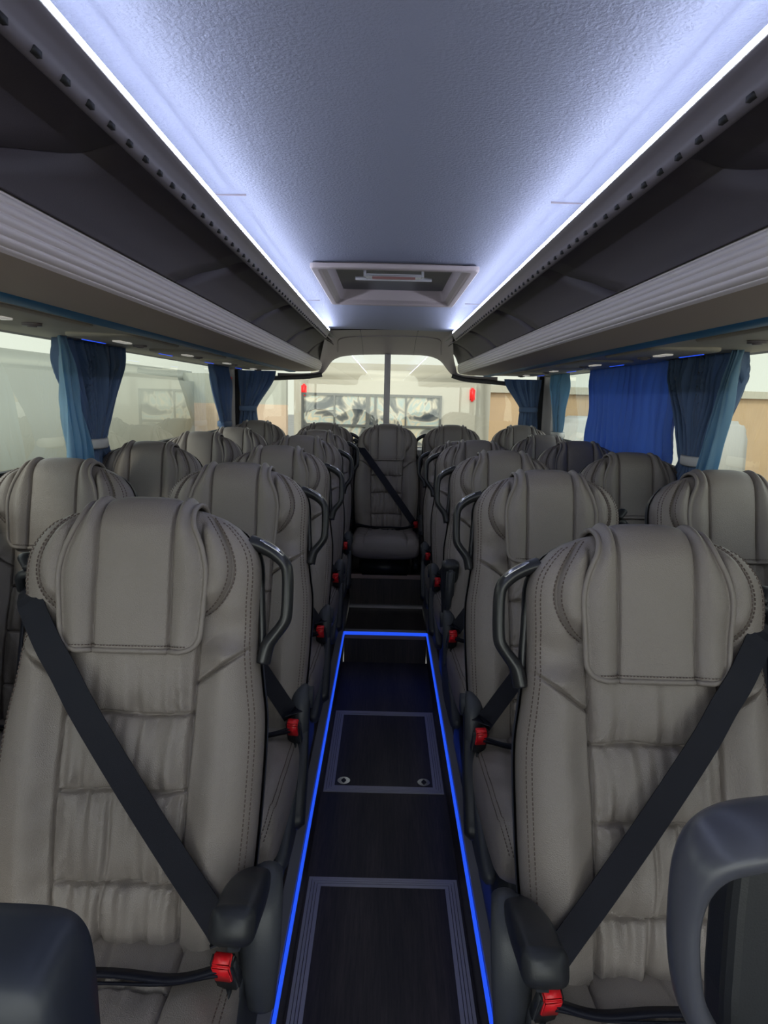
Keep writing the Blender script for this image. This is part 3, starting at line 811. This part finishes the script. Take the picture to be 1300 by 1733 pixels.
# ------------------------------------------------------------------ luggage lockers / racks
RY = 5.16
def rack(s):
    nm = 'left' if s < 0 else 'right'
    o = empty('luggage_locker', (CX0+s*.5, 2, H)); tag(o, 'overhead luggage locker row along the %s side, ribbed silver nose and beige underside' % nm, 'luggage locker', 'overhead luggage lockers')
    o2 = o
    def P(l): return [(s*(a)-s*.5, z) for a, z in l]       # local coordinates relative to the empty
    y0 = YF-2; y1 = RY-2
    # light rail with slots
    bm = bmesh.new()
    pr = catmull([(.3722,.3795,0),(.3745,.376,0),(.378,.372,0),(.383,.366,0),(.389,.356,0),(.392,.349,0),(.396,.343,0),(.402,.341,0),(.407,.345,0),(.410,.362,0),(.41,.39,0)], 4)
    extrude_profile(bm, P([(p.x,p.y) for p in pr]), y0, 4.18-2, ny=1)
    # thin ridge
    k = 0; y = YF+.3
    while y < 4.15:
        vs = []
        xa, xb = sorted((s*(.3900)-s*.5, s*(.3975)-s*.5))
        box(bm, (xa,y-2,.3432), (xb,y-2+.015,.3500), 1); y += .064
    fin('light_rail', bm, [M['rail'], M['grille']], o2)
    bm = bmesh.new(); extrude_profile(bm, P([(.3722,.3830),(.3716,.3870),(.3722,.3915)]), y0, 4.14-2); fin('light_lens', bm, M['led_white'], o2)
    bm = bmesh.new(); extrude_profile(bm, P([(.3732,.3805),(.3732,.3905),(.385,.3900),(.385,.381)]), y0, 4.14-2, closed=True, cap=True); fin('light_housing', bm, M['white'], o2)
    bm = bmesh.new(); extrude_profile(bm, P([(.3738,.3912),(.3845,.3908)]), y0, 4.14-2); fin('light_diffuser', bm, M['led_soft'], o2)
    # cove wall behind the light
    bm = bmesh.new(); extrude_profile(bm, P([(.376,.380),(.41,.378),(.435,.395),(.44,.45)]), y0, y1); fin('cove', bm, M['white'], o2)
    # lids, one per bay, with rounded seams between
    lidp = catmull([(.404,.350,0),(.42,.357,0),(.45,.350,0),(.478,.331,0),(.500,.303,0),(.516,.268,0),(.521,.252,0)], 5)
    ycut = [YF, .18, 1.05, 1.92, 2.79, 3.66, 4.53, RY]
    n = len(lidp)
    def sh(j):      # seam sweeps towards the front at its lower end
        t = j/(n-1); return -.30*sm(.30, 1, t)**1.3
    for a, b in zip(ycut, ycut[1:]):
        bm = bmesh.new(); rws = []
        for q in range(9):
            t = q/8
            r = []
            for j, p in enumerate(lidp):
                ya = a+.003+(sh(j) if a > YF else 0); yb = b-.003+(sh(j) if b < RY else 0)
                x = s*p.x-s*.5
                dz = 0
                r.append(bm.verts.new((x, ya+(yb-ya)*t-2, p.y+dz)))
            rws.append(r)
        grid_faces(bm, rws)
        l = fin('lid', bm, M['lid'], o2); m = l.modifiers.new('solid', 'SOLIDIFY'); m.thickness = .006; m.offset = 1 if s < 0 else -1
        m.offset = 0
    bm = bmesh.new(); extrude_profile(bm, P([(.400,.36),(.46,.372),(.56,.31),(.56,.252)]), y0, y1); fin('inner_box', bm, M['grille'], o2)
    # ribbed nose
    pts = []
    cen = catmull([(.527,.2545,0),(.520,.246,0),(.517,.232,0),(.5175,.216,0),(.521,.200,0),(.529,.186,0),(.540,.178,0)], 26)
    N_ = len(cen)
    for i, p in enumerate(cen):
        t = i/(N_-1)
        tt = cen[min(i+1,N_-1)]-cen[max(i-1,0)]; tt.normalize(); nx, nz = -(-tt.y), -(tt.x)
        ph = t*7
        rb = .0042*(1-abs(math.sin(PI*ph))**.45) if .12 < t < .95 else 0
        pts.append((p.x+rb, p.y))
    bm = bmesh.new(); extrude_profile(bm, P(pts), y0, y1); nose = fin('ribbed_nose', bm, M['rib'], o2)
    # underside
    bm = bmesh.new(); up = catmull([(.540,.178,0),(.60,.172,0),(.66,.169,0),(.715,.168,0)], 4)
    extrude_profile(bm, P([(p.x,p.y) for p in up]), y0, y1); fin('underside', bm, M['under'], o2)
    bm = bmesh.new(); extrude_profile(bm, P([(.715,.168),(.722,.163),(.762,.161),(.768,.164)]), y0, y1); fin('blue_band', bm, M['blueband'], o2)
    bm = bmesh.new(); xw = 1.205
    extrude_profile(bm, P([(.768,.164),(.80,.170),(1.08,.176),(xw,.172),(xw,.2)]), y0, y1); fin('service_channel', bm, M['service'], o2)
    # service units over each row
    for k in range(7):
        yc = .10+.76*k if False else .12+.755*k
        if yc > RY-.3: break
        u = empty('service_unit', (0,0,0)); u.parent = o2; u.location = (s*.93-s*.5, yc-2, .165)
        bm = bmesh.new()
        rr = []
        for (ex, z) in ((1,.012),(1,.002),(.97,-.002),(.9,-.003)):
            a, b, r = .115*ex, .255*ex, .05; pts = []
            for (cx, cy, a0) in ((a-r,b-r,0),(-a+r,b-r,90),(-a+r,-b+r,180),(a-r,-b+r,270)):
                for q in range(6): an = R(a0+18*q); pts.append(bm.verts.new((cx+r*math.cos(an), cy+r*math.sin(an), z)))
            rr.append(pts)
        grid_faces(bm, rr, closed_u=True); bm.faces.new(rr[-1])
        bevel_sharp(fin('panel', bm, M['service'], u, False), .001)
        for dy in (-.075, -.015):
            bm = bmesh.new(); box(bm, (-.016,dy-.026,-.008), (.016,dy+.026,-.002)); bmesh.ops.bevel(bm, geom=bm.edges[:], offset=.003, segments=2, affect='EDGES'); fin('reading_light', bm, M['lamp'], u)
        bm = bmesh.new(); tube(bm, [(0,.12,-.001),(0,.12,-.010)], .024, seg=20, up=(1,0,0)); tube(bm, [(0,.12,-.009),(0,.12,-.013)], .012, seg=14, up=(1,0,0)); fin('air_nozzle', bm, M['rail'], u)
        bm = bmesh.new(); xa = s*.104; box(bm, (xa-.003,-.12,-.005), (xa+.003,.06,-.0015)); fin('blue_light', bm, M['led_blue'], u, False)
    return o
rack(-1); rack(1)

# ------------------------------------------------------------------ rear header moulding
up_ = [(470,633,5.16),(510,634,5.16),(538,631,5.16),(540,620,5.10),(543,603,4.75),(547,585,4.45),(550,570,4.25),(553,560,4.16),(580,558.5,4.14),(610,558,4.13),(650,558,4.13),(708,558.5,4.13),(740,559.5,4.14),(764,561,4.16),(766,572,4.25),(767,587,4.45),(768,605,4.75),(772,623,5.10),(776,634,5.16),(800,638,5.16),(842,640,5.16)]
lo_ = [(470,638,5.20),(510,639,5.20),(536,637,5.20),(547,631,5.20),(557,617,5.20),(565,609,5.20),(577,604,5.20),(590,602,5.20),(602,601,5.20),(615,600.5,5.20),(650,600,5.20),(700,601,5.20),(718,602,5.20),(730,604,5.20),(742,609,5.20),(751,617,5.20),(760,629,5.20),(770,639,5.20),(780,643,5.20),(805,645,5.20),(842,645,5.20)]
U = catmull([px(*p) for p in up_], 5); L_ = catmull([px(*p) for p in lo_], 5)
hd = empty('rear_header', (X0, 4.6, H+.3)); tag(hd, 'taupe moulded header arching over the rear window between the lockers', 'header moulding')
bm = bmesh.new(); rws = []
for k in range(13):
    t = k/12
    rws.append([bm.verts.new(u.lerp(l, t)+Vector((0, -.0, .045*math.sin(PI*t)*sm(.1,.6,abs((u-l).y))*0 + .02*math.sin(PI*t)))-hd.location) for u, l in zip(U, L_)])
bt = [bm.verts.new(l+Vector((0,.10,.012))-hd.location) for l in L_]
rws.append(bt)
grid_faces(bm, rws)
fin('panel', bm, M['header'], hd)
# lip below the lockers out to the side walls
LIP = mat('lip_dark', (.09,.085,.09), .5)
for s, pts in ((-1, [(545,634,5.19),(520,637.5,5.19),(490,639,5.19),(465,640,5.19),(430,641,5.19),(400,640,5.19),(372,638,5.19)]), (1, [(765,636,5.19),(785,642,5.19),(812,645,5.19),(845,648,5.19),(872,651,5.19),(905,653,5.19),(935,652,5.19)])):
    bm = bmesh.new(); tube(bm, catmull([px(*p)-hd.location for p in pts], 4), .018, seg=10, flat=(1,1))
    fin('lower_lip', bm, LIP, hd)
bm = bmesh.new()
for xx in (610, 708):
    i = min(range(len(U)), key=lambda i: abs(U[i].x-px(xx,558,4.13).x)); j = i
    pts = [U[i].lerp(L_[j], t/10)+Vector((0,-.001,.02*math.sin(PI*t/10)-.001))-hd.location for t in range(11)]
    tube(bm, pts, .0022, seg=6)
fin('seam', bm, M['rail'], hd)
bm = bmesh.new()
lo, hi = None, None
pts = []
for f, t in ((.30,.80),(.33,.6),(.36,.42),(.40,.33),(.45,.30),(.5,.29),(.55,.30),(.60,.33),(.64,.42),(.67,.6),(.70,.80)):
    i = int(f*(len(U)-1)); pts.append(U[i].lerp(L_[i], t)+Vector((0,-.002,.02*math.sin(PI*t)-.003))-hd.location)
tube(bm, catmull(pts, 5), .0025, seg=6); fin('crease', bm, M['header'], hd)
# dark wall closing the gap above lockers behind the header
bm = bmesh.new(); box(bm, (XL,5.24,H+.345), (XR,5.30,2.12)); struct(fin('trim_%d'%tn, bm, M['lid'], smooth=False), 'panel above the rear window'); tn += 1

# ------------------------------------------------------------------ curtains
def curtain(side_pt, y_top, y_tie, z_tie, y_bot, z_bot, folds_n, label, group, amp=.03, mt='curtain', axis='y', bracket=True, flat=False, seed=0, extra=None, ztop=None):
    """cloth hanging on the wall line; y_* = (start, end) along the wall at top / tie / bottom"""
    rnd = random.Random(seed)
    nu = folds_n*14; nv = 48
    zt = ztop or (HEAD+.0)
    ph = [rnd.uniform(-.8,.8) for _ in range(folds_n+2)]
    bm = bmesh.new(); rws = []
    for j in range(nv+1):
        t = j/nv; z = zt+(z_bot-zt)*t
        if z_tie is not None:
            if z > z_tie:
                k = ((zt-z)/(zt-z_tie)); kk = k**1.5*(1-.0*k); kk = sm(0,1,k)*.5+k**1.6*.5
                a = y_top[0]+(y_tie[0]-y_top[0])*kk; b = y_top[1]+(y_tie[1]-y_top[1])*kk
            else:
                k = (z_tie-z)/(z_tie-z_bot); kk = sm(0,1,k)
                a = y_tie[0]+(y_bot[0]-y_tie[0])*kk; b = y_tie[1]+(y_bot[1]-y_tie[1])*kk
        else:
            a = y_top[0]+(y_bot[0]-y_top[0])*t; b = y_top[1]+(y_bot[1]-y_top[1])*t
        w = abs(b-a); w0_ = abs(y_top[1]-y_top[0])
        am = amp*(.55+.45*sm(0,.2,t)) * (1.0 if flat else min(1.25, .5+.5*w/w0_))
        r = []
        for i in range(nu+1):
            u = i/nu; uu = u+.020*math.sin(5*u*PI+3*t+seed)+.012*math.sin(13*u+7*t)
            d = am*(math.sin(2*PI*folds_n*uu+1.2*math.sin(2.2*t+ph[int(u*folds_n)]*1)) + .35*math.sin(2*PI*folds_n*2.1*uu+4*t+seed))
            d += .010*noise.noise((u*6, t*3, seed))
            y = a+(b-a)*u + .012*math.sin(2*PI*folds_n*uu*2+1)*(1-w/w0_*.6)
            if axis == 'y': r.append(bm.verts.new((side_pt+d, y, z)))
            else: r.append(bm.verts.new((y, side_pt+d, z)))
        rws.append(r)
    grid_faces(bm, rws)
    root = empty('curtain', ((side_pt, sum(y_top)/2, zt) if axis == 'y' else (sum(y_top)/2, side_pt, zt)))
    tag(root, label, 'curtain', group)
    o = fin('cloth', bm, M[mt], root); o.location = -root.location
    m = o.modifiers.new('s', 'SOLIDIFY'); m.thickness = .0015
    if z_tie is not None and bracket:
        c = (y_tie[0]+y_tie[1])/2; hw = abs(y_tie[1]-y_tie[0])/2+.004
        bm = bmesh.new()
        if axis == 'y': pts = [(side_pt+ .04*math.cos(a), c+hw*math.sin(a), z_tie) for a in [2*PI*i/28 for i in range(28)]]
        else: pts = [(c+hw*math.sin(a), side_pt+.05*math.cos(a), z_tie) for a in [2*PI*i/28 for i in range(28)]]
        tube(bm, pts, .016, seg=8, closed=True, flat=(.3,1.25), up=(0,0,1))
        b = fin('tieback', bm, M['white' if bracket == 'w' else mt], root); b.location = -root.location
    return root
CL = XL+.055; CR = XR-.055
GC = 'blue curtains at the bus windows'
curtain(CL, (2.34,2.95), (2.54,2.68), H-.21, (2.44,2.74), SILL-.02, 13, 'gathered blue curtain tied back on the nearer left window pillar', GC, .030, bracket='w', seed=1)
curtain(CL+.035, (2.29,2.345), None, None, (2.31,2.50), SILL-.02, 3, 'narrow light blue curtain edge hanging at the near side of the left tied curtain', GC, .012, 'curtain_light', seed=2)
curtain(CL, (4.32,4.86), (4.62,4.84), H-.22, (4.52,4.90), SILL-.02, 5, 'blue curtain on the far left window beside the rear pillar', GC, .026, seed=3)
curtain(CR, (2.72,3.93), None, None, (2.76,3.93), SILL-.02, 13, 'wide deep blue curtain drawn flat across the right window', GC, .013, 'curtain_deep', flat=True, seed=4)
curtain(CR, (2.25,2.82), (2.44,2.60), H-.215, (2.38,2.66), SILL-.02, 13, 'gathered dark blue curtain tied with a pale clip on the right pillar', GC, .030, bracket='w', seed=5)
curtain(CR-.035, (2.20,2.245), None, None, (2.33,2.44), SILL-.02, 3, 'narrow light blue curtain edge beside the right tied curtain', GC, .012, 'curtain_light', seed=6)
curtain(CR, (4.40,4.86), (4.50,4.66), H-.235, (4.45,4.72), SILL-.02, 4, 'pale blue curtain tied on the far right window', GC, .024, 'curtain_light', bracket='w', seed=7)
curtain(YR-.10, (-1.16,-.86), (-1.14,-1.02), H-.12, (-1.16,-1.0), RS+.03, 5, 'blue curtain tied back at the left end of the rear window', GC, .018, axis='x', seed=8, ztop=H+.17)
curtain(YR-.10, (.90,1.19), (1.04,1.17), H-.08, (1.03,1.19), RS+.03, 5, 'blue curtain tied back at the right end of the rear window', GC, .018, axis='x', seed=9, ztop=H+.15)
# emergency hammers
for (x_, y_, z_, lb) in ((XL+.022, 5.03, H+.035, 'small red emergency hammer on the rear left pillar'), (XR-.022, 2.71, H+.06, 'dark red emergency hammer on the right pillar between the curtains')):
    hm = empty('emergency_hammer', (x_, y_, z_)); tag(hm, lb, 'hammer', 'emergency hammers')
    bm = bmesh.new(); box(bm, (-.012,-.013,-.085), (.012,.013,.06)); bmesh.ops.bevel(bm, geom=bm.edges[:], offset=.006, segments=3, affect='EDGES'); fin('handle', bm, M['red'], hm)
    bm = bmesh.new(); box(bm, (-.014,-.035,.055), (.014,.035,.08)); bmesh.ops.bevel(bm, geom=bm.edges[:], offset=.006, segments=3, affect='EDGES'); fin('head', bm, M['red'], hm)

# ------------------------------------------------------------------ foreground pieces
fs = empty('front_partition', tuple(px(60, 1700, .60))); tag(fs, 'dark blue-grey plastic partition corner at the bottom left edge', 'partition')
bm = bmesh.new(); rws = []
DX, DY = -28, 52
out = catmull([px(-260+DX,1545+DY,.60), px(-120+DX,1540+DY,.60), px(0+DX,1543+DY,.60), px(70+DX,1548+DY,.60), px(112+DX,1560+DY,.60), px(138+DX,1590+DY,.60), px(150+DX,1640+DY,.60), px(158+DX,1720+DY,.60), px(166+DX,1850+DY,.60), px(170+DX,2050+DY,.60)], 6)
cen = px(-80, 1850, .60)
for (sc, dy) in ((.2,-.045),(.5,-.044),(.75,-.04),(.90,-.034),(.96,-.027),(.985,-.018),(1,-.004),(1,.03),(.985,.05),(.94,.058)):
    rws.append([bm.verts.new(cen+(p-cen)*sc+Vector((0,dy,0))-fs.location) for p in out])
grid_faces(bm, rws)
bm.faces.new(rws[0]); bm.faces.new(rws[-1][::-1])
o = fin('panel', bm, M['shell'], fs)
gh = empty('grab_frame', tuple(px(1220, 1600, .56))); tag(gh, 'large dark plastic grab handle frame close by at the bottom right edge', 'handle')
bm = bmesh.new()
P = catmull([px(1420,1398,.56), px(1330,1404,.56), px(1255,1415,.56), px(1203,1438,.56), px(1172,1482,.56), px(1158,1545,.56), px(1157,1620,.56), px(1168,1690,.56), px(1200,1755,.56), px(1250,1830,.56), px(1300,1900,.56)], 6)
n = len(P)
rr = [ .020-.009*sm(.18,.52,i/n)+.003*sm(.75,.95,i/n) for i in range(n)]
tube(bm, [p-gh.location for p in P], rr, seg=20, flat=(1.0,1.9), up=(0,1,0) if False else (.0,-1,.0))
fin('loop', bm, mat('grab_frame_plastic', (.075,.078,.10), .28, bump=(300,.1,'noise')), gh)
bm = bmesh.new()
Q = [px(1252,1430,.60), px(1450,1420,.60), px(1450,2000,.60), px(1225,2000,.60), px(1228,1700,.60), px(1238,1560,.60)]
r0 = [bm.verts.new(p-gh.location) for p in Q]; r1 = [bm.verts.new(p+Vector((0,.05,0))-gh.location) for p in Q]
grid_faces(bm, [r0, r1], closed_u=True); bm.faces.new(r0); bm.faces.new(r1[::-1])
bevel_sharp(fin('inner_panel', bm, M['black'], gh, False), .012, 3)

# ------------------------------------------------------------------ outside
bm = bmesh.new(); quad(bm, [(-60,-40,-.9),(60,-40,-.9),(60,80,-.9),(-60,80,-.9)]); o = fin('ground', bm, M['asphalt'], smooth=False); tag(o, 'pale concrete yard outside the bus', 'ground', kind='structure')
def veh_body(name, x0, x1, y0, y1, z0, z1, rad, m, label, cat):
    o = empty(name, ((x0+x1)/2, (y0+y1)/2, z0)); tag(o, label, cat)
    a = (x1-x0)/2; b = (y1-y0)/2
    bm = bmesh.new(); box(bm, (-a,-b,.35), (a,b,z1-z0)); bmesh.ops.bevel(bm, geom=bm.edges[:], offset=rad, segments=5, affect='EDGES')
    fin('body', bm, m, o)
    for sx in (-1,1):
        for sy in (-.62,.62):
            bm = bmesh.new(); tube(bm, [(sx*(a-.28),sy*b,.48),(sx*(a+.0),sy*b,.48)], .46, seg=24); fin('wheel', bm, M['rubber'], o)
    return o
bus = veh_body('parked_coach', -1.22, 1.36, 8.6, 13.5, -.9, 1.98, .22, M['cream'], 'cream coach parked behind the rear window with two red marker lamps', 'coach')
for xx, yy in ((516,661),(798,668)):
    p = px(xx, yy, 8.55); bm = bmesh.new(); box(bm, (-.035,-.03,-.085), (.035,.03,.085)); bmesh.ops.bevel(bm, geom=bm.edges[:], offset=.02, segments=3, affect='EDGES')
    l = fin('marker_lamp', bm, M['red_lamp'], bus); l.location = Vector((p.x, 8.60, p.z))-bus.location
def painted_reflection_mat():
    m = mat('glass_painted_reflections', (.3,.3,.3), .1)
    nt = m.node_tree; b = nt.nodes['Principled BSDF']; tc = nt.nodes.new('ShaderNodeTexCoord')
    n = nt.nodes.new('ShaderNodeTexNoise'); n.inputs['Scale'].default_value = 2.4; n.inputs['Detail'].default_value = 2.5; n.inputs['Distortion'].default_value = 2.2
    rp = nt.nodes.new('ShaderNodeValToRGB'); e = rp.color_ramp.elements  # blotchy reflections painted into the glass base colour
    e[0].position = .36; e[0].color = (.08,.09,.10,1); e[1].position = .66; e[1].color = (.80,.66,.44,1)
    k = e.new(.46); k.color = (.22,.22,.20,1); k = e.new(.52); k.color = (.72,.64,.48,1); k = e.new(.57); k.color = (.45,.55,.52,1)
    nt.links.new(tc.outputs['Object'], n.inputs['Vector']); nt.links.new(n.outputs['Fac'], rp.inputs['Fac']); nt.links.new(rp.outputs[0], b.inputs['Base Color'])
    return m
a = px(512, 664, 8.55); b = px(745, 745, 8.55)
bm = bmesh.new(); box(bm, (a.x,8.585,b.z-.25), (b.x,8.60,a.z)); w = fin('rear_glass', bm, painted_reflection_mat(), bus, False); w.location = -bus.location
bm = bmesh.new()
wd = b.x-a.x
for f, t in ((0,.03),(.23,.02),(.46,.05),(.52,.03),(.74,.02),(.985,.03)): box(bm, (a.x+wd*f,8.565,b.z-.25), (a.x+wd*f+t,8.59,a.z))
for z in (a.z-.03, a.z-.42, b.z-.25): box(bm, (a.x,8.566,z), (b.x,8.59,z+.03))
w = fin('window_bars', bm, mat('bar_grey', (.12,.12,.11), .6), bus, False); w.location = -bus.location
# sand building behind, van on the right, coach at the left
bl = empty('sand_building', (4, 17, -.9)); tag(bl, 'sand-coloured low building far behind the rear window on the right', 'building')
bm = bmesh.new(); box(bm, (-2.6,0,0), (14,6,2.65)); fin('wall', bm, M['sand'], bl, False)
bm = bmesh.new(); box(bm, (-2.7,-.12,2.62), (14.1,6.1,2.80)); fin('parapet', bm, M['cream'], bl, False)
bl = empty('orange_wall', (-6, 16, -.9)); tag(bl, 'orange and cream wall seen through the left part of the rear window', 'wall')
bm = bmesh.new(); box(bm, (-6,0,0), (3.6,.3,2.2)); fin('lower_wall', bm, mat('orange_render', (.75,.56,.40), .9, var=(1,.1,(1,1,1))), bl, False)
bm = bmesh.new(); box(bm, (-6,.02,2.2), (3.6,.28,2.9)); fin('upper_wall', bm, M['cream2'], bl, False)
def van(x, y, rot, label):
    o = empty('parked_van', (x, y, -.9)); tag(o, label, 'van', 'white vans in the yard'); o.rotation_euler.z = rot
    prof = [(-2.3,.35),(-2.35,.9),(-2.25,1.15),(-1.55,1.3),(-.95,2.05),(-.7,2.15),(2.2,2.15),(2.35,1.9),(2.4,.35)]
    bm = bmesh.new(); r0 = [bm.verts.new((p[0],-.95,p[1])) for p in prof]; r1 = [bm.verts.new((p[0],.95,p[1])) for p in prof]
    grid_faces(bm, [r0,r1], closed_u=True); bm.faces.new(r0); bm.faces.new(r1[::-1]); bmesh.ops.recalc_face_normals(bm, faces=bm.faces)
    bmesh.ops.bevel(bm, geom=bm.edges[:], offset=.09, segments=3, affect='EDGES'); fin('body', bm, M['van'], o)
    for sy in (-1,1):
        bm = bmesh.new(); q = [(-1.2,1.3),(-.8,1.9),(-.1,1.9),(-.1,1.3)]
        bm.faces.new([bm.verts.new((p[0],sy*.956,p[1])) for p in q]); fin('side_window', bm, M['dark_glass'], o, False)
        for xx in (-1.5,1.5):
            bm = bmesh.new(); tube(bm, [(xx,sy*.7,.34),(xx,sy*.98,.34)], .34, seg=24); fin('wheel', bm, M['rubber'], o)
    return o
van(4.6, 13.5, R(8), 'white van outside seen through the right part of the rear window')
van(6.2, 4.6, R(95), 'white van outside the uncovered right side window')
sc = veh_body('parked_minibus', -7.0, -4.6, -3, 17, -.9, 2.05, .25, M['cream2'], 'pale cream coach parked alongside beyond the left windows', 'coach')
bl = empty('yard_building', (11, 3, -.9)); tag(bl, 'sand-coloured building beyond the right side windows', 'building')
bm = bmesh.new(); box(bm, (-1,-8,0), (4,9,2.75)); fin('wall', bm, M['sand'], bl, False)
bm = bmesh.new(); box(bm, (-1.1,-8.1,2.75), (4,9.1,3.0)); fin('parapet', bm, M['cream2'], bl, False)
tk = empty('tree', (5.0, 2.95, -.9)); tag(tk, 'dark bare tree trunk outside the right side window', 'tree')
bm = bmesh.new(); tube(bm, catmull([(0,0,0),(.05,0,.9),(-.05,.05,1.7),(.08,.0,2.4)], 5), .13); 
for q in range(7):
    an = q*.9; tube(bm, catmull([(0,0,1.3+.12*q),(.25*math.cos(an),.25*math.sin(an),1.7+.12*q),(.55*math.cos(an),.5*math.sin(an),2.0+.1*q)], 4), .035, seg=6)
fin('trunk', bm, mat('bark', (.10,.085,.07), .9), tk)

# ------------------------------------------------------------------ light
SKY_LO, SKY_HI = .55, 1.25
w = bpy.data.worlds.new('world'); scn.world = w; w.use_nodes = True; nt = w.node_tree; nt.nodes.clear()
ow = nt.nodes.new('ShaderNodeOutputWorld'); bg = nt.nodes.new('ShaderNodeBackground'); tc = nt.nodes.new('ShaderNodeTexCoord')
sp = nt.nodes.new('ShaderNodeSeparateXYZ'); rp = nt.nodes.new('ShaderNodeValToRGB')
rp.color_ramp.elements[0].position = 0; rp.color_ramp.elements[0].color = (.92,.94,.84,1)
rp.color_ramp.elements[1].position = .5; rp.color_ramp.elements[1].color = (.86,.92,1,1)
# sky brightened ahead of the bus (-Y), added as fill light for the cabin
yy = nt.nodes.new('ShaderNodeMapRange'); yy.inputs[1].default_value = .1; yy.inputs[2].default_value = -.95; yy.inputs[3].default_value = SKY_LO; yy.inputs[4].default_value = SKY_HI; yy.interpolation_type = 'SMOOTHSTEP'
nt.links.new(tc.outputs['Generated'], sp.inputs[0]); nt.links.new(sp.outputs['Z'], rp.inputs['Fac']); nt.links.new(rp.outputs[0], bg.inputs['Color'])
nt.links.new(sp.outputs['Y'], yy.inputs[0]); nt.links.new(yy.outputs[0], bg.inputs['Strength']); nt.links.new(bg.outputs[0], ow.inputs[0])
sd = bpy.data.lights.new('sun', 'SUN'); sd.energy = .5; sd.angle = R(8); sd.color = (1,.93,.8)
so = bpy.data.objects.new('sun', sd); COL.objects.link(so); so.rotation_euler = (R(50), R(0), R(-35))
scn.view_settings.view_transform = 'Standard'; scn.view_settings.look = 'None'; scn.view_settings.gamma = 1
scn.view_settings.use_curve_mapping = False; scn.view_settings.exposure = 1.2
